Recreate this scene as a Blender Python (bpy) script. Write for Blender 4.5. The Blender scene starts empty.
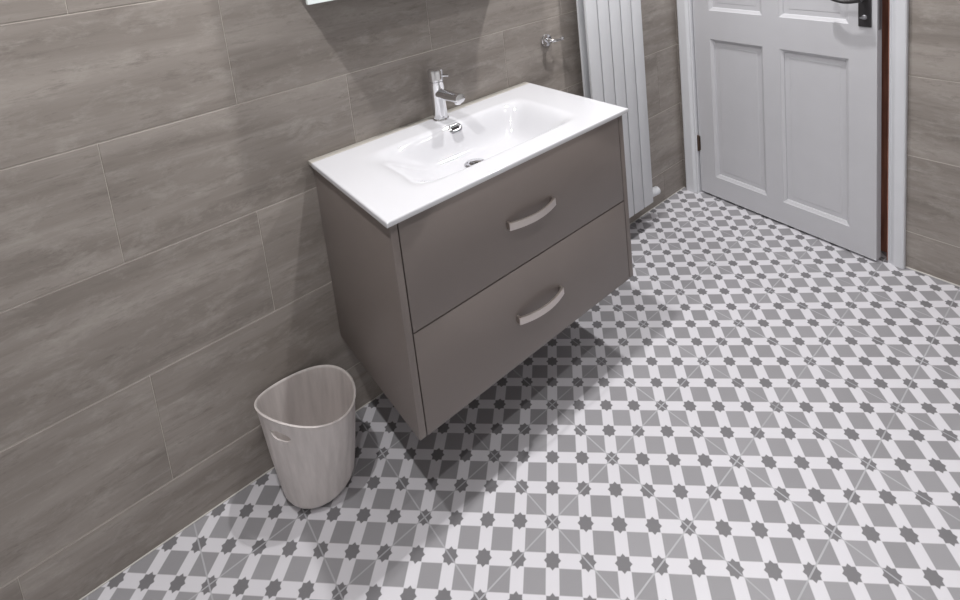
import bpy, bmesh, math, random
from mathutils import Vector, Matrix
random.seed(7)
C = bpy.context.scene.collection
PI = math.pi

# ------------------------------------------------------------------ helpers
def link(name, bm, mats, parent=None, smooth=False, angle=None, loc=None):
    me = bpy.data.meshes.new(name)
    bm.normal_update()
    bm.to_mesh(me); bm.free()
    if not isinstance(mats, (list, tuple)): mats = [mats]
    for m in mats: me.materials.append(m)
    o = bpy.data.objects.new(name, me); C.objects.link(o)
    if parent: o.parent = parent
    if loc: o.location = loc
    if smooth:
        for p_ in me.polygons: p_.use_smooth = True
        if angle is not None:
            me.set_sharp_from_angle(angle=math.radians(angle))
    return o

def tag(o, label=None, cat=None, group=None, kind=None):
    if label: o['label'] = label
    if cat: o['category'] = cat
    if group: o['group'] = group
    if kind: o['kind'] = kind
    return o

def empty(name, loc=(0, 0, 0), rz=0):
    o = bpy.data.objects.new(name, None); C.objects.link(o)
    o.location = loc; o.rotation_euler = (0, 0, rz); o.empty_display_size = .05
    return o

def box(bm, x0, x1, y0, y1, z0, z1, bev=0.0, seg=2, mi=0):
    t = bmesh.new()
    v = [t.verts.new((x, y, z)) for z in (z0, z1) for y in (y0, y1) for x in (x0, x1)]
    for f in ((0, 2, 3, 1), (4, 5, 7, 6), (0, 1, 5, 4), (2, 6, 7, 3), (0, 4, 6, 2), (1, 3, 7, 5)):
        t.faces.new([v[i] for i in f])
    if bev > 0:
        bmesh.ops.bevel(t, geom=list(t.edges), offset=bev, segments=seg, affect='EDGES', profile=.5)
    for f in t.faces: f.material_index = mi
    me = bpy.data.meshes.new('t'); t.to_mesh(me); t.free()
    bm.from_mesh(me); bpy.data.meshes.remove(me)

def frame_from(d):
    d = Vector(d).normalized()
    a = Vector((0, 0, 1)) if abs(d.z) < .9 else Vector((1, 0, 0))
    u = d.cross(a).normalized(); v = d.cross(u).normalized()
    return u, v

def tube(bm, pts, r, seg=16, cap=True, flat=(1, 1)):
    pts = [Vector(p) for p in pts]
    if not isinstance(r, (list, tuple)): r = [r] * len(pts)
    rings = []; u = None
    for i, p_ in enumerate(pts):
        d = (pts[min(i + 1, len(pts) - 1)] - pts[max(i - 1, 0)]).normalized()
        if u is None: u, v = frame_from(d)
        else:
            u = (u - d * u.dot(d)).normalized(); v = d.cross(u).normalized()
        rings.append([bm.verts.new(p_ + (u * math.cos(a) * flat[0] + v * math.sin(a) * flat[1]) * r[i])
                      for a in [2 * PI * k / seg for k in range(seg)]])
    for a, b in zip(rings, rings[1:]):
        for k in range(seg):
            bm.faces.new((a[k], a[(k + 1) % seg], b[(k + 1) % seg], b[k]))
    if cap:
        bm.faces.new(rings[0][::-1]); bm.faces.new(rings[-1])
    bmesh.ops.recalc_face_normals(bm, faces=bm.faces)

def lathe(bm, prof, base, axis=(0, 0, 1), seg=32):
    """prof: list of (radius, height along axis)"""
    ax = Vector(axis).normalized(); u, v = frame_from(ax); base = Vector(base)
    rings = []
    for r, h in prof:
        c = base + ax * h
        rings.append([bm.verts.new(c + (u * math.cos(2 * PI * k / seg) + v * math.sin(2 * PI * k / seg)) * max(r, 1e-5))
                      for k in range(seg)])
    for a, b in zip(rings, rings[1:]):
        for k in range(seg):
            bm.faces.new((a[k], a[(k + 1) % seg], b[(k + 1) % seg], b[k]))
    bm.faces.new(rings[0]); bm.faces.new(rings[-1])
    bmesh.ops.recalc_face_normals(bm, faces=bm.faces)

# ------------------------------------------------------------------ materials
def mat(name, col, rough=.5, metal=0, coat=0, spec=None, var=.04, vscale=6, bump=0, bscale=200, stretch=(1, 1, 1)):
    m = bpy.data.materials.new(name); m.use_nodes = True
    n = m.node_tree.nodes; l = m.node_tree.links
    b = n['Principled BSDF']
    b.inputs['Roughness'].default_value = rough; b.inputs['Metallic'].default_value = metal
    b.inputs['Coat Weight'].default_value = coat; b.inputs['Coat Roughness'].default_value = .04
    if spec is not None: b.inputs['Specular IOR Level'].default_value = spec
    tc = n.new('ShaderNodeTexCoord'); mp = n.new('ShaderNodeMapping')
    mp.inputs['Scale'].default_value = stretch
    l.new(tc.outputs['Object'], mp.inputs['Vector'])
    nz = n.new('ShaderNodeTexNoise'); nz.inputs['Scale'].default_value = vscale; nz.inputs['Detail'].default_value = 4
    l.new(mp.outputs['Vector'], nz.inputs['Vector'])
    rp = n.new('ShaderNodeValToRGB')
    rp.color_ramp.elements[0].position = .3; rp.color_ramp.elements[1].position = .7
    rp.color_ramp.elements[0].color = [c * (1 - var) for c in col] + [1]
    rp.color_ramp.elements[1].color = [min(1, c * (1 + var)) for c in col] + [1]
    l.new(nz.outputs['Fac'], rp.inputs['Fac']); l.new(rp.outputs['Color'], b.inputs['Base Color'])
    if bump:
        n2 = n.new('ShaderNodeTexNoise'); n2.inputs['Scale'].default_value = bscale; n2.inputs['Detail'].default_value = 3
        l.new(mp.outputs['Vector'], n2.inputs['Vector'])
        bp = n.new('ShaderNodeBump'); bp.inputs['Strength'].default_value = bump; bp.inputs['Distance'].default_value = .002
        l.new(n2.outputs['Fac'], bp.inputs['Height']); l.new(bp.outputs['Normal'], b.inputs['Normal'])
    return m

M_TAUPE = mat('taupe_lacquer', (.188, .160, .148), rough=.38, var=.03, vscale=3)
M_GAP = mat('gap_shade_black', (.02, .018, .017), rough=.8)  # near-black standing in for shade inside drawer gaps and overflow
M_CER = mat('white_ceramic', (.525, .525, .548), rough=.08, coat=.15, var=.006)
M_CHROME = mat('chrome', (.80, .80, .82), rough=.06, metal=1, var=.01)
M_SATIN = mat('satin_chrome', (.52, .52, .54), rough=.16, metal=1, var=.01)
M_NICKEL = mat('brushed_nickel', (.62, .57, .54), rough=.30, metal=1, var=.05, vscale=60, stretch=(1, 1, 12))
M_SEAL = mat('beige_sealant', (.36, .34, .31), rough=.6)
M_FSEAL = mat('pale_floor_sealant', (.55, .53, .50), rough=.5)
M_RAD = mat('radiator_enamel', (.61, .62, .645), rough=.35, var=.01)
M_PAINT = mat('white_gloss_paint', (.535, .535, .56), rough=.32, var=.015, vscale=10)
M_CASING = mat('white_casing_paint', (.64, .65, .68), rough=.32, var=.015, vscale=10)
M_WOOD = mat('mahogany_brown', (.36, .15, .10), rough=.5, var=.3, vscale=12, stretch=(8, 8, .8))
M_BLACK = mat('black_iron', (.028, .026, .028), rough=.42, var=.1, vscale=80, bump=.1)
M_STEEL = mat('dull_steel', (.32, .32, .34), rough=.4, metal=1)
M_BRASS = mat('dark_bronze', (.09, .06, .045), rough=.5, metal=.6)
M_BIN = mat('taupe_plastic', (.61, .565, .55), rough=.45, var=.10, vscale=55, stretch=(1, 1, .10), bump=.6, bscale=90)
M_CEIL = mat('white_ceiling_paint', (.82, .82, .81), rough=.8, var=.01)
M_GROUT = mat('wall_grout', (.50, .46, .42), rough=.9, var=.08, vscale=8)
M_MIRROR = mat('mirror_glass', (.88, .90, .90), rough=.01, metal=1, var=0)
M_GLASSEDGE = mat('pale_glass_edge', (.78, .84, .84), rough=.1, var=.02)
M_CABSIDE = mat('dark_cabinet_side', (.035, .035, .035), rough=.4)

def wall_tile_material():
    m = bpy.data.materials.new('taupe_stone_tile'); m.use_nodes = True
    n = m.node_tree.nodes; l = m.node_tree.links; b = n['Principled BSDF']
    at = n.new('ShaderNodeAttribute'); at.attribute_name = 'tile_uv'      # u, v in metres, w = seed of the tile
    def noise(scale, stretch, detail=4, rough=.6, off=0):
        mp = n.new('ShaderNodeMapping'); mp.inputs['Scale'].default_value = stretch
        mp.inputs['Location'].default_value = (off, off, off)
        l.new(at.outputs['Vector'], mp.inputs['Vector'])
        z = n.new('ShaderNodeTexNoise'); z.inputs['Scale'].default_value = scale
        z.inputs['Detail'].default_value = detail; z.inputs['Roughness'].default_value = rough
        z.inputs['Distortion'].default_value = .3
        l.new(mp.outputs['Vector'], z.inputs['Vector']); return z.outputs['Fac']
    def mix(a, b_, fac, mode='MIX'):
        x = n.new('ShaderNodeMix'); x.data_type = 'RGBA'; x.blend_type = mode
        for s, v in (('Factor', fac), ('A', a), ('B', b_)):
            sock = [i for i in x.inputs if i.name == s and (i.type == 'RGBA' or s == 'Factor' and i.type == 'VALUE')][0]
            if isinstance(v, (int, float)): sock.default_value = v
            elif isinstance(v, tuple): sock.default_value = v
            else: l.new(v, sock)
        return [o for o in x.outputs if o.type == 'RGBA'][0]
    def ramp(f, p0, p1, c0=(0, 0, 0, 1), c1=(1, 1, 1, 1)):
        r = n.new('ShaderNodeValToRGB'); e = r.color_ramp.elements
        e[0].position, e[1].position = p0, p1; e[0].color, e[1].color = c0, c1
        l.new(f, r.inputs['Fac']); return r.outputs['Color']
    broad = ramp(noise(3.0, (.5, 4.0, 1), 5, .55), .32, .70, (.216, .191, .172, 1), (.330, .298, .273, 1))
    streak = ramp(noise(5, (.8, 11, 1), 7, .72, 3.1), .50, .78)
    c = mix(broad, (.180, .157, .141, 1), ramp(noise(5, (.8, 11, 1), 7, .72, 3.1), .55, .80, (0, 0, 0, 1), (.75, .75, .75, 1)))
    c = mix(c, (.40, .372, .346, 1), ramp(noise(4, (.7, 9, 1), 6, .7, 9.7), .55, .8, (0, 0, 0, 1), (.6, .6, .6, 1)))
    c = mix(c, (.145, .125, .112, 1), ramp(noise(45, (.6, 1.6, 1), 3, .6, 5.3), .66, .80, (0, 0, 0, 1), (.55, .55, .55, 1)))
    c = mix(c, (.42, .39, .36, 1), ramp(noise(14, (.7, 1.5, 1), 6, .75, 2.2), .50, .78, (0, 0, 0, 1), (.70, .70, .70, 1)))
    c = mix(c, (.15, .13, .118, 1), ramp(noise(16, (.6, 2.2, 1), 7, .8, 7.4), .54, .72, (0, 0, 0, 1), (.65, .65, .65, 1)))
    l.new(c, b.inputs['Base Color'])
    b.inputs['Roughness'].default_value = .48
    b.inputs['Specular IOR Level'].default_value = .3
    bp = n.new('ShaderNodeBump'); bp.inputs['Strength'].default_value = .12; bp.inputs['Distance'].default_value = .002
    l.new(noise(40, (.6, 2.5, 1), 4, .6, 1.7), bp.inputs['Height']); l.new(bp.outputs['Normal'], b.inputs['Normal'])
    return m
M_TILE = wall_tile_material()

# patterned floor: square tiles parallel to the walls, printed with a diagonal lattice of white strips,
# grey squares and dark eight-pointed stars
TS = .226; FOX, FOY = .6098, -.6328
def floor_material():
    m = bpy.data.materials.new('patterned_floor_tile'); m.use_nodes = True
    n = m.node_tree.nodes; l = m.node_tree.links; b = n['Principled BSDF']
    def mth(op, a, c=None, d=None):
        x = n.new('ShaderNodeMath'); x.operation = op
        for i, v in enumerate((a, c, d)):
            if v is None: continue
            if isinstance(v, (int, float)): x.inputs[i].default_value = v
            else: l.new(v, x.inputs[i])
        return x.outputs[0]
    tc = n.new('ShaderNodeTexCoord'); sp = n.new('ShaderNodeSeparateXYZ')
    l.new(tc.outputs['Object'], sp.inputs[0])
    dx = mth('SUBTRACT', sp.outputs['X'], FOX); dy = mth('SUBTRACT', sp.outputs['Y'], FOY)
    k = 2 / TS                                   # (dx+dy)/(sqrt2 a),  a = TS/(2 sqrt2)
    s = mth('MULTIPLY', mth('ADD', dx, dy), k); t = mth('MULTIPLY', mth('SUBTRACT', dx, dy), k)
    def cell(v):                                 # signed distance to nearest integer
        return mth('SUBTRACT', v, mth('ROUND', v))
    fs, ft = mth('ABSOLUTE', cell(s)), mth('ABSOLUTE', cell(t))
    def below(v, lim, soft=.012):
        mr = n.new('ShaderNodeMapRange'); mr.inputs['From Min'].default_value = lim - soft
        mr.inputs['From Max'].default_value = lim + soft; mr.inputs['To Min'].default_value = 1; mr.inputs['To Max'].default_value = 0
        l.new(v, mr.inputs['Value']); return mr.outputs[0]
    strip = below(mth('MINIMUM', fs, ft), .19)
    h = .172
    sq1 = below(mth('MAXIMUM', fs, ft), h)
    sq2 = below(mth('MULTIPLY', mth('ADD', fs, ft), .70711), h)
    star = mth('MAXIMUM', sq1, sq2)
    gx = mth('ABSOLUTE', cell(mth('DIVIDE', dx, TS))); gy = mth('ABSOLUTE', cell(mth('DIVIDE', dy, TS)))
    grout = below(mth('MINIMUM', gx, gy), .0075, .002)
    # a fainter wear in the grout lines
    nz = n.new('ShaderNodeTexNoise'); nz.inputs['Scale'].default_value = 3.2; nz.inputs['Detail'].default_value = 3
    l.new(tc.outputs['Object'], nz.inputs['Vector'])
    mr = n.new('ShaderNodeMapRange'); mr.inputs['From Min'].default_value = .35; mr.inputs['From Max'].default_value = .65
    mr.inputs['To Min'].default_value = .45; mr.inputs['To Max'].default_value = 1
    l.new(nz.outputs['Fac'], mr.inputs['Value'])
    grout = mth('MULTIPLY', grout, mr.outputs[0])
    # per-square tone variation of the printed greys
    vn = n.new('ShaderNodeTexWhiteNoise'); vn.noise_dimensions = '2D'; cb = n.new('ShaderNodeCombineXYZ')
    l.new(mth('FLOOR', s), cb.inputs[0]); l.new(mth('FLOOR', t), cb.inputs[1]); l.new(cb.outputs[0], vn.inputs['Vector'])
    def mixc(f, a, c):
        x = n.new('ShaderNodeMix'); x.data_type = 'RGBA'
        fi = [i for i in x.inputs if i.name == 'Factor' and i.type == 'VALUE'][0]
        A = [i for i in x.inputs if i.name == 'A' and i.type == 'RGBA'][0]; B = [i for i in x.inputs if i.name == 'B' and i.type == 'RGBA'][0]
        l.new(f, fi)
        for so, v in ((A, a), (B, c)):
            if isinstance(v, tuple): so.default_value = v
            else: l.new(v, so)
        return [o for o in x.outputs if o.type == 'RGBA'][0]
    grey = mixc(vn.outputs['Value'], (.262, .257, .270, 1), (.300, .295, .310, 1))
    col = mixc(strip, grey, (.63, .62, .655, 1))
    col = mixc(star, col, (.172, .168, .178, 1))
    col = mixc(grout, col, (.43, .43, .455, 1))
    l.new(col, b.inputs['Base Color'])
    b.inputs['Roughness'].default_value = .42
    b.inputs['Specular IOR Level'].default_value = .35
    bp = n.new('ShaderNodeBump'); bp.inputs['Strength'].default_value = .25; bp.inputs['Distance'].default_value = .001
    l.new(mth('SUBTRACT', 1, grout), bp.inputs['Height']); l.new(bp.outputs['Normal'], b.inputs['Normal'])
    return m
M_FLOOR = floor_material()

# ------------------------------------------------------------------ room shell
XB, XF, YR, ZC = 2.195, -1.30, -2.35, 2.42      # door wall, wall behind camera's left, far side wall, ceiling
Z0, HR, LT = .1488, .3004, .605                 # tile rows and tile length
SEED = [0]
def tile_wall(name, org, ud, nd, ulen, joints, regions, back=.03):
    """tiles lie in the plane through org spanned by ud and z; nd points into the room"""
    bm = bmesh.new()
    lay = bm.loops.layers.float_vector.new('tile_uv')
    org, ud, nd = Vector(org), Vector(ud), Vector(nd); zd = Vector((0, 0, 1))
    def P(u, z, d): return org + ud * u + zd * z + nd * d
    def quad(a, b_, c, d, mi, uv=None):
        f = bm.faces.new([bm.verts.new(x) for x in (a, b_, c, d)])
        f.material_index = mi
        if f.normal.length == 0: f.normal_update()
        for lo in f.loops:
            r = lo.vert.co - org
            lo[lay] = Vector((r.dot(ud), r.z, SEED[0] * 3.7))
        return f
    g = .0014; bz = .0012
    for (u0, u1, z0, z1) in regions:
        quad(P(u0, z0, -bz), P(u1, z0, -bz), P(u1, z1, -bz), P(u0, z1, -bz), 1)
        quad(P(u0, z0, -back), P(u0, z1, -back), P(u1, z1, -back), P(u1, z0, -back), 1)
        for (a, b_) in ((P(u0, z0, -bz), P(u0, z1, -bz)), (P(u1, z1, -bz), P(u1, z0, -bz))):
            quad(a, b_, b_ - nd * (back - bz), a - nd * (back - bz), 1)
        for (a, b_) in ((P(u1, z0, -bz), P(u0, z0, -bz)), (P(u0, z1, -bz), P(u1, z1, -bz))):
            quad(a, b_, b_ - nd * (back - bz), a - nd * (back - bz), 1)
        k = -1
        while Z0 + k * HR < z1:
            a0, a1 = max(z0, Z0 + k * HR + g), min(z1, Z0 + (k + 1) * HR - g)
            if a1 > a0 + .004:
                off = joints[k % 2]
                j = math.floor((u0 - off) / LT)
                while off + j * LT < u1:
                    b0, b1 = max(u0, off + j * LT + g * .5), min(u1, off + (j + 1) * LT - g * .5)
                    if b1 > b0 + .003:
                        SEED[0] += 1
                        e = .0008
                        quad(P(b0 + e, a0 + e, 0), P(b1 - e, a0 + e, 0), P(b1 - e, a1 - e, 0), P(b0 + e, a1 - e, 0), 0)
                        o_ = [P(b0, a0, -bz), P(b1, a0, -bz), P(b1, a1, -bz), P(b0, a1, -bz)]
                        i_ = [P(b0 + e, a0 + e, 0), P(b1 - e, a0 + e, 0), P(b1 - e, a1 - e, 0), P(b0 + e, a1 - e, 0)]
                        for q in range(4):
                            quad(o_[q], o_[(q + 1) % 4], i_[(q + 1) % 4], i_[q], 0)
                    j += 1
            k += 1
    bmesh.ops.remove_doubles(bm, verts=bm.verts, dist=1e-6)
    bmesh.ops.recalc_face_normals(bm, faces=bm.faces)
    o = link(name, bm, [M_TILE, M_GROUT])
    return tag(o, kind='structure')

DY0, DY1, DZ1 = -.066, -.876, 2.03               # rough opening in the door wall
tile_wall('wall_left', (0, 0, 0), (1, 0, 0), (0, -1, 0), 0, (-.090, .212), [(XF, XB + .06, 0, ZC)])
tile_wall('wall_back', (XB, 0, 0), (0, 1, 0), (-1, 0, 0), 0, (-.9, -.6), [(DY0, 0, 0, ZC), (DY1, DY0, DZ1, ZC), (YR, DY1, 0, ZC)], back=.06)
bm = bmesh.new(); box(bm, XF - .05, XB + .06, YR - .05, YR, 0, ZC)
tag(link('wall_right', bm, M_CEIL), kind='structure')
bm = bmesh.new(); box(bm, XF - .05, XF, YR, 0, 0, ZC)
tag(link('wall_front', bm, M_CEIL), kind='structure')

bm = bmesh.new(); box(bm, XF - .05, XB + .25, YR - .05, .05, -.04, 0)
tag(link('floor', bm, M_FLOOR), kind='structure')
bm = bmesh.new(); box(bm, XF - .05, XB + .08, YR - .05, .05, ZC, ZC + .04)
tag(link('ceiling', bm, M_CEIL), kind='structure')
# pale sealant bead where floor and walls meet
bm = bmesh.new()
box(bm, XF, XB, -.003, .002, 0, .003, .001, 1)
tag(link('trim_1', bm, M_FSEAL), kind='structure')
bm = bmesh.new()
box(bm, XB - .004, XB + .002, YR, -.922, 0, .004, .0015, 1)
tag(link('trim_2', bm, M_FSEAL), kind='structure')

# ------------------------------------------------------------------ door with frame and architrave
door = empty('door_1', (XB, -.083, 0)); tag(door, kind='structure')
def in_door(o):
    o.parent = door; o.matrix_parent_inverse = Matrix.Translation(-Vector((XB, -.083, 0))); return o

def extrude_profile(bm, prof, z0, z1):
    """prof: closed list of (x, y)"""
    a = [bm.verts.new((x, y, z0)) for x, y in prof]; b = [bm.verts.new((x, y, z1)) for x, y in prof]
    n_ = len(prof)
    for i in range(n_): bm.faces.new((a[i], a[(i + 1) % n_], b[(i + 1) % n_], b[i]))
    bm.faces.new(a[::-1]); bm.faces.new(b)
    bmesh.ops.recalc_face_normals(bm, faces=bm.faces)

def casing_profile(y_in, y_out):
    """moulded board; y_in is the edge nearest the opening"""
    s = 1 if y_out > y_in else -1; w = abs(y_out - y_in)
    pts = [(0, 0), (.008, 0), (.011, .002), (.012, .005), (.0095, .008), (.0095, .010), (.014, .0135), (.017, .018),
           (.019, .022), (.019, w - .006), (.017, w - .002), (.013, w), (0, w)]
    return [(XB - d, y_in + s * y) for d, y in pts]
bm = bmesh.new()
extrude_profile(bm, casing_profile(-.871, -.925), 0, 2.06)
extrude_profile(bm, casing_profile(-.0865, -.020), 0, 2.06)
t = bmesh.new()
box(t, XB - .019, XB, -.925, -.020, 2.0, 2.06, .004, 2)
me = bpy.data.meshes.new('t'); t.to_mesh(me); t.free(); bm.from_mesh(me); bpy.data.meshes.remove(me)
o = in_door(link('architrave', bm, M_CASING)); o['label'] = 'white moulded architrave'

bm = bmesh.new()
box(bm, XB - .001, XB + .10, -.880, -.866, 0, 2.03)       # lock jamb
box(bm, XB - .001, XB + .10, -.880, -.062, 2.0, 2.03)     # head
box(bm, XB + .052, XB + .10, -.866, -.815, 0, 2.0)       # stops

box(bm, XB + .052, XB + .10, -.866, -.079, 1.98, 2.0)
t_ = bmesh.new()
box(t_, XB - .001, XB + .10, -.086, -.066, 0, 2.0)
box(t_, XB + .052, XB + .10, -.100, -.086, 0, 1.98)
o = in_door(link('hinge_jamb', t_, M_CASING)); o['label'] = 'white painted hinge-side jamb'
o = in_door(link('door_frame', bm, M_WOOD)); o['label'] = 'brown bare timber frame in the gap'

# the leaf, hinged a few degrees open into the room; local u from hinge to lock, n towards the room
HX, HY, LX, LY = 2.203, -.090, 2.149, -.845
DW = math.hypot(LX - HX, LY - HY)
ang = math.atan2(LY - HY, LX - HX)
leaf_root = empty('leaf', (HX - XB, HY + .083, 0), ang); leaf_root.parent = door
# local frame: +x = u (hinge -> lock); local +y after rotation must be checked: rotate(ang) of (0,1) = (-sin, cos)
SGN = 1 if (-math.sin(ang)) < 0 else -1     # sign of local y that points into the room (-x world)
TH = .040; ZB, ZTOP = .011, 1.985
us = [0, .083, .333, .405, .664, DW]
zs = [ZB, .112, .796, .931, 1.86, ZTOP]
def leaf_mesh():
    bm = bmesh.new()
    def V(u, z, n_): return bm.verts.new((u, SGN * n_, z))
    for i in range(5):
        for j in range(5):
            u0, u1, z0, z1 = us[i], us[i + 1], zs[j], zs[j + 1]
            if i in (1, 3) and j in (1, 3):
                loops = []
                for ins, dep in ((0, 0), (.0015, -.003), (.012, -.0095), (.0135, -.015), (.033, -.015), (.036, -.0138)):
                    loops.append([V(u0 + ins, z0 + ins, dep), V(u1 - ins, z0 + ins, dep), V(u1 - ins, z1 - ins, dep), V(u0 + ins, z1 - ins, dep)])
                for a, b in zip(loops, loops[1:]):
                    for k in range(4): bm.faces.new((a[k], a[(k + 1) % 4], b[(k + 1) % 4], b[k]))
                bm.faces.new(loops[-1])
            else:
                bm.faces.new((V(u0, z0, 0), V(u1, z0, 0), V(u1, z1, 0), V(u0, z1, 0)))
    b = [V(0, ZB, -TH), V(DW, ZB, -TH), V(DW, ZTOP, -TH), V(0, ZTOP, -TH)]
    f = [V(0, ZB, 0), V(DW, ZB, 0), V(DW, ZTOP, 0), V(0, ZTOP, 0)]
    bm.faces.new(b[::-1])
    for k in range(4): bm.faces.new((f[k], b[k], b[(k + 1) % 4], f[(k + 1) % 4]))
    bmesh.ops.remove_doubles(bm, verts=bm.verts, dist=1e-5)
    bmesh.ops.recalc_face_normals(bm, faces=bm.faces)
    return bm
o = link('door_leaf', leaf_mesh(), M_PAINT, leaf_root); o['label'] = 'white four-panel door leaf standing slightly ajar'

# handle on a tall black back plate
def yl(a, b): return (min(SGN * a, SGN * b), max(SGN * a, SGN * b))
UH = .719
bm = bmesh.new(); box(bm, UH - .021, UH + .021, *yl(0, .006), .926, 1.085, .002, 2)
plate = link('handle_plate', bm, M_BLACK, leaf_root); plate['label'] = 'black handle back plate'
bm = bmesh.new()
lathe(bm, [(.013, 0), (.013, .004), (.009, .007), (.008, .045)], (UH, SGN * .006, 1.036), (0, SGN, 0), 20)
pts = []
for k in range(15):
    s_ = k / 14
    pts.append((UH + .006 - .118 * s_, SGN * (.048 + .004 * math.sin(PI * s_)), 1.036 - .012 * math.sin(PI * s_ * 1.15) + .012 * max(0, s_ - .8) * 5))
tube(bm, pts, [.0105 - .003 * math.sin(PI * k / 14) + .001 * (k > 12) for k in range(15)], 14)
o = link('lever', bm, M_BLACK, plate, smooth=True, angle=45)
bm = bmesh.new()
lathe(bm, [(.009, 0), (.009, .003), (.006, .005), (.006, .012)], (UH, SGN * .006, .962), (0, SGN, 0), 18)
box(bm, UH - .010, UH + .010, *yl(.016, .022), .959, .965, .001, 1)
o = link('thumb_turn', bm, M_STEEL, plate, smooth=True, angle=45); o['label'] = 'small steel thumb turn'
bm = bmesh.new(); box(bm, DW - .001, DW + .0022, *yl(-.008, -.032), .915, 1.075, .0008, 1)
o = link('latch_plate', bm, M_STEEL, leaf_root); o['label'] = 'grey steel latch plate on the door edge'
for zc in (.262, 1.72):
    bm = bmesh.new()
    lathe(bm, [(.0045, -.04), (.0065, -.038), (.0065, .038), (.0045, .04)], (-.001, SGN * .006, zc), (0, 0, 1), 14)
    box(bm, -.010, .008, *yl(-.002, .002), zc - .036, zc + .036)
    o = link('hinge', bm, M_BRASS, leaf_root, smooth=True, angle=40); o['label'] = 'dark bronze butt hinge'

# ------------------------------------------------------------------ vanity cabinet
CX0, CX1, CYF, CZ0, CZ1 = .377, 1.188, -.460, .269, .8225
van = empty('vanity_unit', (.787, 0, CZ0))
tag(van, 'wall-hung taupe vanity cabinet with two drawers, under the white washbasin', 'cabinet')
def vpart(name, bm, m, parent=None, **k):
    o = link(name, bm, m, **k)
    o.parent = parent or van
    o.matrix_parent_inverse = Matrix.Translation(-Vector((.787, 0, CZ0)))
    return o
for x0, x1 in ((CX0, CX0 + .019), (CX1 - .019, CX1)):
    bm = bmesh.new(); box(bm, x0, x1, CYF, -.001, CZ0, CZ1, .0018, 3)
    vpart('side_panel', bm, M_TAUPE, smooth=True, angle=40)
bm = bmesh.new(); box(bm, CX0 + .019, CX1 - .019, CYF + .022, -.001, CZ0 + .008, CZ0 + .026)
vpart('bottom_panel', bm, M_TAUPE)
bm = bmesh.new(); box(bm, CX0 + .019, CX1 - .019, -.02, -.001, CZ0 + .026, CZ1 - .01)
vpart('back_panel', bm, M_TAUPE)
bm = bmesh.new(); box(bm, CX0 + .019, CX1 - .019, CYF + .0222, CYF + .026, CZ0 + .026, CZ1 - .004)  # sheet behind the drawers, its black paints the shade of the gaps
o = vpart('gap_shade_sheet', bm, M_GAP); o['label'] = 'near-black sheet coloured as the shade in the drawer gaps'

def handle_mesh(xc, zc):
    """bowed flat bar handle returning to the drawer front at both ends"""
    bm = bmesh.new(); hw, hh, th = .084, .0105, .0055
    prof = []
    N = 18
    for k in range(N + 1):
        s_ = -1 + 2 * k / N
        prof.append((xc + hw * s_, CYF - .014 - .017 * (1 - s_ * s_)))
    outer = [(xc - hw, CYF)] + prof + [(xc + hw, CYF)]
    inner = [(xc - hw + .007, CYF)] + [(xc + (hw - .007) * (-1 + 2 * k / N), CYF - .014 + th - .017 * (1 - (-1 + 2 * k / N) ** 2) - .0005) for k in range(N + 1)] + [(xc + hw - .007, CYF)]
    vo = [[bm.verts.new((x, y, z)) for x, y in outer] for z in (zc - hh, zc + hh)]
    vi = [[bm.verts.new((x, y, z)) for x, y in inner] for z in (zc - hh, zc + hh)]
    n_ = len(outer)
    for i in range(n_ - 1):
        bm.faces.new((vo[0][i], vo[0][i + 1], vo[1][i + 1], vo[1][i]))
        bm.faces.new((vi[0][i + 1], vi[0][i], vi[1][i], vi[1][i + 1]))
        for k in (0, 1):
            bm.faces.new((vo[k][i], vo[k][i + 1], vi[k][i + 1], vi[k][i]))
    for i in (0, n_ - 1):
        bm.faces.new((vo[0][i], vo[1][i], vi[1][i], vi[0][i]))
    bmesh.ops.recalc_face_normals(bm, faces=bm.faces)
    bmesh.ops.bevel(bm, geom=[e for e in bm.edges if e.calc_face_angle(0) > .7], offset=.0008, segments=2, affect='EDGES')
    return bm
DX0, DX1 = CX0 + .0215, CX1 - .0215
for z0, z1, hz, lab in ((.541, .8165, .6725, 'upper'), (.268, .5375, .4005, 'lower')):
    bm = bmesh.new()
    box(bm, DX0, DX1, CYF, CYF + .020, z0, z1, .0012, 2)
    d = vpart('drawer', bm, M_TAUPE, smooth=True, angle=40); d['label'] = lab + ' drawer front'
    h_ = link('handle', handle_mesh(.781, hz), M_NICKEL, smooth=True, angle=35)
    h_.parent = d; h_['label'] = 'brushed nickel bow handle'

# ------------------------------------------------------------------ washbasin
BX0, BX1, BYF, BYB, BZ = .3655, 1.202, -.4740, -.027, .8375
BTH = .0135
def sst(t):
    t = max(0., min(1., t)); return t * t * t * (t * (6 * t - 15) + 10)
def bowl(x, y):
    def edge(d, w):
        t = max(0., min(1., d / w)); return sst(t ** .88)
    return .086 * edge(x - .455, .260) * edge(1.078 - x, .145) * edge(-.104 - y, .095) * edge(y + .410, .105)
basin = empty('washbasin', (.793, 0, BZ - BTH))
tag(basin, 'glossy white rectangular ceramic washbasin on top of the taupe cabinet', 'basin')
def bpart(name, bm, m, **k):
    o = link(name, bm, m, **k); o.parent = basin
    o.matrix_parent_inverse = Matrix.Translation(-Vector((.793, 0, BZ - BTH))); return o
def lin(a, b, n_, e=(.0006, .0018, .0035, .006)):
    inner = [a + e[-1] + (b - a - 2 * e[-1]) * k / n_ for k in range(n_ + 1)]
    return [a] + [a + q for q in e[:-1]] + inner + [b - q for q in reversed(e[:-1])] + [b]
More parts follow.
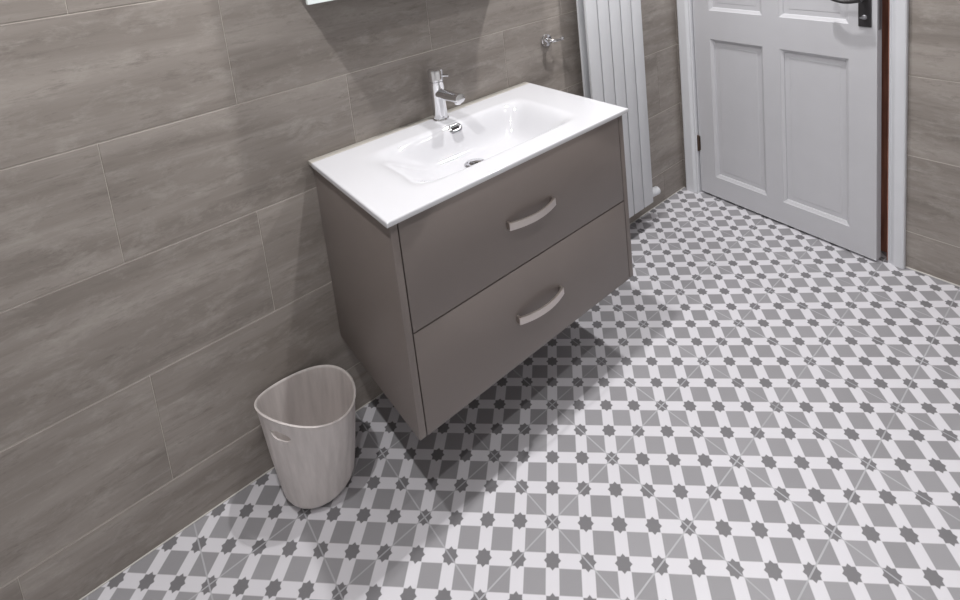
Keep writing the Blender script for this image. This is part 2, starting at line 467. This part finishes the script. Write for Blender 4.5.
def basin_mesh():
    bm = bmesh.new()
    xs = lin(BX0, BX1, 220); ys = lin(BYF, BYB, 120)
    R = .004
    top = []; bot = []
    for y in ys:
        rt, rb = [], []
        for x in xs:
            e = min(x - BX0, BX1 - x, y - BYF, BYB - y)
            dz = 0
            if e < R: dz = R - math.sqrt(max(0, R * R - (R - e) ** 2))
            d = bowl(x, y)
            rt.append(bm.verts.new((x, y, BZ - dz - d)))
            rb.append(bm.verts.new((x, y, BZ - BTH - d * 1.0 + (.003 - dz * .5 if e < R else .0))))
        top.append(rt); bot.append(rb)
    ny, nx = len(ys), len(xs)
    for j in range(ny - 1):
        for i in range(nx - 1):
            bm.faces.new((top[j][i], top[j][i + 1], top[j + 1][i + 1], top[j + 1][i]))
            bm.faces.new((bot[j][i], bot[j + 1][i], bot[j + 1][i + 1], bot[j][i + 1]))
    for i in range(nx - 1):
        bm.faces.new((top[0][i], bot[0][i], bot[0][i + 1], top[0][i + 1]))
        bm.faces.new((top[-1][i + 1], bot[-1][i + 1], bot[-1][i], top[-1][i]))
    for j in range(ny - 1):
        bm.faces.new((top[j + 1][0], bot[j + 1][0], bot[j][0], top[j][0]))
        bm.faces.new((top[j][-1], bot[j][-1], bot[j + 1][-1], top[j + 1][-1]))
    bmesh.ops.recalc_face_normals(bm, faces=bm.faces)
    return bm
bpart('basin_top', basin_mesh(), M_CER, smooth=True, angle=60)
bm = bmesh.new(); box(bm, BX0, BX1, BYB - .001, -.0005, BZ - BTH + .001, BZ - .0005, .002, 2)
o = bpart('sealant_strip', bm, M_SEAL); o['label'] = 'beige sealant strip along the wall'
# chrome overflow on the rear slope of the bowl
def bowl_frame(x, y):
    e = .002
    z = BZ - bowl(x, y)
    nx = (bowl(x + e, y) - bowl(x - e, y)) / (2 * e); ny = (bowl(x, y + e) - bowl(x, y - e)) / (2 * e)
    return Vector((x, y, z)), Vector((nx, ny, 1)).normalized()
p0, n0 = bowl_frame(.788, -.128)
u0 = Vector((1, 0, 0)); v0 = n0.cross(u0).normalized()
def oval_ring(bm, ro, ri, a, hgt, seg=28):
    def pt(ang_, r, h):
        x_ = math.cos(ang_) * r + (a if math.cos(ang_) > 0 else -a); y_ = math.sin(ang_) * r
        return p0 + u0 * x_ + v0 * y_ + n0 * h
    loops = []
    for r, h in ((ro, -.0008), (ro - .0005, hgt * .35), (ro - .0025, hgt * .8), (ro - .0055, hgt), (ri + .0015, hgt * .85), (ri, hgt * .5), (ri, -.0008)):
        loops.append([bm.verts.new(pt(2 * PI * (k + .5) / seg, r, h)) for k in range(seg)])
    for a_, b_ in zip(loops, loops[1:]):
        for k in range(seg): bm.faces.new((a_[k], a_[(k + 1) % seg], b_[(k + 1) % seg], b_[k]))
    return loops
bm = bmesh.new(); oval_ring(bm, .0150, .0040, .0095, .0035)
bmesh.ops.recalc_face_normals(bm, faces=bm.faces)
o = bpart('overflow_ring', bm, M_SATIN, smooth=True, angle=50); o['label'] = 'chrome overflow ring'
bm = bmesh.new()  # solid plug in the ring, coloured dark as the shade of the hole
vs = [bm.verts.new(p0 + u0 * (math.cos(a) * .0040 + (.0095 if math.cos(a) > 0 else -.0095)) + v0 * math.sin(a) * .0040 + n0 * .0008) for a in [2 * PI * (k + .5) / 28 for k in range(28)]]
vs2 = [bm.verts.new(v.co - n0 * .003) for v in vs]
bm.faces.new(vs); bm.faces.new(vs2[::-1])
for k in range(28): bm.faces.new((vs[k], vs2[k], vs2[(k + 1) % 28], vs[(k + 1) % 28]))
bmesh.ops.recalc_face_normals(bm, faces=bm.faces)
o = bpart('overflow_slot', bm, M_GAP); o['label'] = 'dark overflow opening, its shade put into the colour'
# drain
pd, nd_ = bowl_frame(.764, -.252)
bm = bmesh.new()
lathe(bm, [(.033, -.001), (.033, .0025), (.030, .004), (.026, .004), (.025, .001)], pd, (0, 0, 1), 36)
o = bpart('drain', bm, M_CHROME, smooth=True, angle=40); o['label'] = 'chrome basin waste'
bm = bmesh.new()
lathe(bm, [(.0225, .001), (.0225, .006), (.020, .009), (.001, .0105)], pd, (0, 0, 1), 36)
o = link('drain_plug', bm, M_CHROME, smooth=True, angle=50); o.parent = bpy.data.objects['drain']

# ------------------------------------------------------------------ mixer tap
TX, TY = .786, -.053
tap = empty('mixer_tap', (TX, TY, BZ)); tag(tap, 'chrome single-lever mixer tap on the rear of the white basin', 'tap')
bm = bmesh.new()
lathe(bm, [(.0265, 0), (.0265, .003), (.0250, .0055), (.0235, .006), (.0230, .126), (.0210, .127)], (0, 0, 0), seg=40)
link('body', bm, M_CHROME, tap, smooth=True, angle=35)
bm = bmesh.new()
lathe(bm, [(.0210, .1265), (.0243, .1295), (.0250, .161), (.0228, .1655), (.018, .167), (.001, .1675)], (0, 0, 0), seg=40)
cap = link('lever_cap', bm, M_CHROME, tap, smooth=True, angle=35)
bm = bmesh.new()
tube(bm, [(.012, -.018, .144), (.022, -.031, .144), (.026, -.036, .144)], [.0046, .0042, .0050], 14)
link('pin_lever', bm, M_CHROME, cap, smooth=True, angle=50)
bm = bmesh.new()
sp = []
for k in range(9):
    s_ = k / 8
    sp.append((0, -.010 - .116 * s_, .088 + .005 * s_))
# spout: wide, slightly flattened arm with its end cut
tube(bm, sp, [.0185] * 5 + [.018, .018, .0178, .0175], 28, flat=(1.0, .82))
link('spout', bm, M_CHROME, tap, smooth=True, angle=50)
bm = bmesh.new(); lathe(bm, [(.0105, 0), (.0105, -.006), (.009, -.008)], (0, -.110, .081), seg=24)
link('aerator', bm, M_CHROME, tap, smooth=True, angle=40)

# ------------------------------------------------------------------ mirror cabinet over the basin (its lower corner shows)
MX0, MX1, MD, MZ0, MZ1 = .382, 1.165, .155, 1.293, 1.98
mc = empty('mirror_cabinet', (.775, 0, MZ0)); tag(mc, 'mirrored wall cabinet above the washbasin, only its lower corner in view', 'mirror')
def mpart(name, bm, m, **k):
    o = link(name, bm, m, **k); o.parent = mc; o.matrix_parent_inverse = Matrix.Translation(-Vector((.775, 0, MZ0))); return o
bm = bmesh.new(); box(bm, MX0 + .014, MX1 - .014, -MD + .014, -.001, MZ0 + .038, MZ1 - .003, .001, 1)
mpart('carcass', bm, M_CABSIDE)
mid = (MX0 + MX1) / 2
for a, b in ((MX0, mid - .001), (mid + .001, MX1)):
    bm = bmesh.new(); box(bm, a, b, -MD, -MD + .013, MZ0, MZ1, .001, 1)
    d = mpart('mirror_door', bm, M_GLASSEDGE); d['label'] = 'pale glass-edged mirror door'
    bm = bmesh.new(); box(bm, a + .012, b - .012, -MD - .0006, -MD + .001, MZ0 + .012, MZ1 - .012)
    g_ = link('mirror_glass', bm, M_MIRROR); g_.parent = d

# ------------------------------------------------------------------ radiator
rad = empty('radiator', (1.65, -.05, .09)); tag(rad, 'tall white vertical flat-panel radiator on the wall between vanity and door', 'radiator')
def rpart(name, bm, m, **k):
    o = link(name, bm, m, **k); o.parent = rad; o.matrix_parent_inverse = Matrix.Translation(-Vector((1.65, -.05, .09))); return o
RX0, RX1, RZ0, RZ1 = 1.455, 1.794, .127, 1.80
pitch = (RX1 - RX0 + .009) / 5
for k in range(5):
    bm = bmesh.new(); x = RX0 + k * pitch
    box(bm, x, x + pitch - .006, -.102, -.091, RZ0, RZ1, .002, 2)
    rpart('panel', bm, M_RAD, smooth=True, angle=40)
for k in range(5):
    bm = bmesh.new(); x = RX0 + k * pitch
    box(bm, x, x + pitch - .006, -.062, -.053, RZ0 + .01, RZ1 - .01, .002, 2)
    rpart('rear_panel', bm, M_RAD, smooth=True, angle=40)
for z in (RZ0 + .045, RZ1 - .045):
    bm = bmesh.new(); box(bm, RX0 + .004, RX1 - .004, -.0915, -.0615, z - .016, z + .016, .004, 3)
    rpart('header', bm, M_RAD, smooth=True, angle=40)
for z in (.35, 1.6):
    for x in (RX0 + .06, RX1 - .06):
        bm = bmesh.new(); box(bm, x - .012, x + .012, -.054, -.0005, z - .02, z + .02, .002, 2)
        rpart('wall_mount', bm, M_RAD)
bm = bmesh.new()
tube(bm, [(RX1 - .006, -.057, .137), (RX1 + .030, -.057, .137)], .009, 16)
tube(bm, [(RX1 + .020, -.060, .140), (RX1 + .024, -.060, .140), (RX1 + .082, -.068, .140), (RX1 + .086, -.0685, .140)], [.015, .019, .019, .016], 16)
tube(bm, [(RX1 + .018, -.057, .137), (RX1 + .018, -.0012, .137)], .0075, 14)
o = rpart('valve', bm, M_CASING, smooth=True, angle=45); o['label'] = 'white radiator valve head'

# ------------------------------------------------------------------ robe hook
hook = empty('robe_hook', (1.326, 0, .969)); tag(hook, 'small chrome robe hook on the tiled wall between basin and radiator', 'hook')
bm = bmesh.new(); lathe(bm, [(.0255, .0005), (.0255, .006), (.023, .009), (.010, .011), (.009, .020)], (0, 0, 0), (0, -1, 0), 32)
link('mounting_rose', bm, M_CHROME, hook, smooth=True, angle=40)
bm = bmesh.new()
tube(bm, [(0, -.014, 0), (0, -.026, 0), (.006, -.033, -.001), (.020, -.037, -.002), (.040, -.040, -.001), (.046, -.041, .001)], [.008, .0075, .007, .0055, .005, .005], 16)
lathe(bm, [(.001, -.0085), (.006, -.0065), (.0085, 0), (.006, .0065), (.001, .0085)], (.048, -.041, .001), (1, -.1, .2), 18)
link('arm', bm, M_CHROME, hook, smooth=True, angle=60)

# ------------------------------------------------------------------ waste bin
def bin_mesh():
    bm = bmesh.new()
    SEG, NZ = 120, 60
    cx, cy, a, b, t0, h0, h1, h2 = .2234, -.1327, .1185, .1263, .386, .252, .0292, -.0348
    bcx, bcy, br = .224, -.124, .090
    def P(i, s_, off):
        th = 2 * PI * i / SEG; c, s = math.cos(th), math.sin(th)
        zt = h0 + h1 * c * c + h2 * c
        e = s_ ** .85
        X, Y = (br + (a - br) * e) * c, (br + (b - br) * e) * s
        # fine vertical ribs that fade at rim and base
        rib = .0009 * math.sin(24 * th + 1.5 * math.sin(6 * s_)) * math.sin(PI * min(1, s_ * 1.03)) ** .5 if off == 0 else 0
        k = 1 + (rib - off) / .1
        if s_ < .10: k -= (1 - s_ / .10) ** 2 * .15
        X *= k; Y *= k
        x = X * math.cos(t0) - Y * math.sin(t0); y = X * math.sin(t0) + Y * math.cos(t0)
        return (bcx + (cx - bcx) * e + x, bcy + (cy - bcy) * e + y, .001 + (zt - .001) * s_)
    ss = [0, .015, .035, .06] + [.06 + .94 * k / (NZ - 4) for k in range(1, NZ - 3)]
    si = [s_ for s_ in ss if s_ > .02]
    # oval hand hole below the raised end of the rim: cells inside the oval are left out, its border is rounded
    hi, hs, ra, rb_ = SEG * .538, .845, 4.6, .045
    def hole(i, s0, s1):
        return ((i + .5 - hi) / ra) ** 2 + (((s0 + s1) / 2 - hs) / rb_) ** 2 < 1
    def ring_set(sl, off):
        cells = {(i, k) for i in range(SEG) for k in range(len(sl) - 1) if hole(i, sl[k], sl[k + 1])}
        rings = []
        for k, s_ in enumerate(sl):
            row = []
            for i in range(SEG):
                near = [(a_, b_) for a_ in (i - 1, i) for b_ in (k - 1, k)]
                n_in = sum(c in cells for c in near)
                ii, sv = i, s_
                if 0 < n_in < 4:
                    r_ = math.hypot((i - hi) / ra, (s_ - hs) / rb_)
                    if r_ > 0: ii, sv = hi + (i - hi) / r_, hs + (s_ - hs) / r_
                row.append(bm.verts.new(P(ii, sv, off)))
            rings.append(row)
        return rings
    outer = ring_set(ss, 0); inner = ring_set(si, .0028)
    cut_o, cut_i = set(), set()
    for rings, sl, cut in ((outer, ss, cut_o), (inner, si, cut_i)):
        for k in range(len(sl) - 1):
            for i in range(SEG):
                if hole(i, sl[k], sl[k + 1]): cut.add((i, round(sl[k], 5))); continue
                bm.faces.new((rings[k][i], rings[k][(i + 1) % SEG], rings[k + 1][(i + 1) % SEG], rings[k + 1][i]))
    idx_o = {round(s_, 5): k for k, s_ in enumerate(ss)}; idx_i = {round(s_, 5): k for k, s_ in enumerate(si)}
    def wall_(i0, s0, i1, s1):
        bm.faces.new((outer[idx_o[s0]][i0 % SEG], outer[idx_o[s1]][i1 % SEG], inner[idx_i[s1]][i1 % SEG], inner[idx_i[s0]][i0 % SEG]))
    sr = [round(s_, 5) for s_ in ss]
    for (i, s0) in cut_o:
        s1 = sr[sr.index(s0) + 1]; sm = sr[sr.index(s0) - 1]
        if (i - 1, s0) not in cut_o: wall_(i, s0, i, s1)
        if (i + 1, s0) not in cut_o: wall_(i + 1, s0, i + 1, s1)
        if (i, s1) not in cut_o: wall_(i, s1, i + 1, s1)
        if (i, sm) not in cut_o: wall_(i, s0, i + 1, s0)
    # rolled rim
    lip = [bm.verts.new((Vector(P(i, 1, -.0022)) + Vector((0, 0, .0005)))) for i in range(SEG)]
    lip2 = [bm.verts.new((Vector(P(i, 1, .0003)) + Vector((0, 0, .0030)))) for i in range(SEG)]
    for i in range(SEG):
        j = (i + 1) % SEG
        bm.faces.new((outer[-1][i], outer[-1][j], lip[j], lip[i]))
        bm.faces.new((lip[i], lip[j], lip2[j], lip2[i]))
        bm.faces.new((lip2[i], lip2[j], inner[-1][j], inner[-1][i]))
    bm.faces.new(outer[0][::-1]); bm.faces.new(inner[0])
    bmesh.ops.recalc_face_normals(bm, faces=bm.faces)
    return bm
o = link('waste_bin', bin_mesh(), M_BIN, smooth=True, angle=60)
tag(o, 'taupe ribbed plastic waste bin with wavy rim on the floor left of the vanity', 'bin')

# ------------------------------------------------------------------ lights: recessed ceiling downlights
def down(x, y, e):
    ld = bpy.data.lights.new('ceiling_downlight', 'SPOT'); ld.energy = e
    ld.spot_size = math.radians(150); ld.spot_blend = .9; ld.shadow_soft_size = .028
    ld.color = (1, .985, .98)
    lo = bpy.data.objects.new('ceiling_downlight', ld); C.objects.link(lo)
    lo.location = (x, y, ZC - .012)
for x, y, e in ((-.10, -.49, 62), (.79, -.49, 68), (1.66, -.55, 84)):
    down(x, y, e)
for x in (-.10, .79, 1.68):
    down(x, -1.35, 24 if x < 0 else 15)
w = bpy.data.worlds.new('World'); w.use_nodes = True
w.node_tree.nodes['Background'].inputs[0].default_value = (.02, .02, .02, 1)
bpy.context.scene.world = w

# ------------------------------------------------------------------ camera
yaw, pit, rol = .6564, -.1524, -.1057
f = Vector((math.sin(yaw) * math.cos(pit), math.cos(yaw) * math.cos(pit), math.sin(pit)))
r = Vector((math.cos(yaw), -math.sin(yaw), 0)); u = r.cross(f)
r2 = r * math.cos(rol) + u * math.sin(rol); u2 = -r * math.sin(rol) + u * math.cos(rol)
cam = bpy.data.cameras.new('Camera'); co = bpy.data.objects.new('Camera', cam); C.objects.link(co)
mw = Matrix((r2, u2, -f)).transposed().to_4x4(); mw.translation = (-.0876, -1.5066, 1.4699)
co.matrix_world = mw
cam.sensor_fit = 'HORIZONTAL'; cam.sensor_width = 36
cam.lens = 545.72 / 960 * 36
cam.shift_x = -(488.98 - 480) / 960
cam.shift_y = (-1.55 - 300) / 960
cam.clip_start = .01
sc = bpy.context.scene
sc.camera = co
sc.view_settings.view_transform = 'Standard'; sc.view_settings.look = 'None'
sc.view_settings.gamma = 1; sc.view_settings.exposure = -.10
sc.view_settings.use_curve_mapping = False
sc.cycles.use_denoising = True
sc.cycles.max_bounces = 10
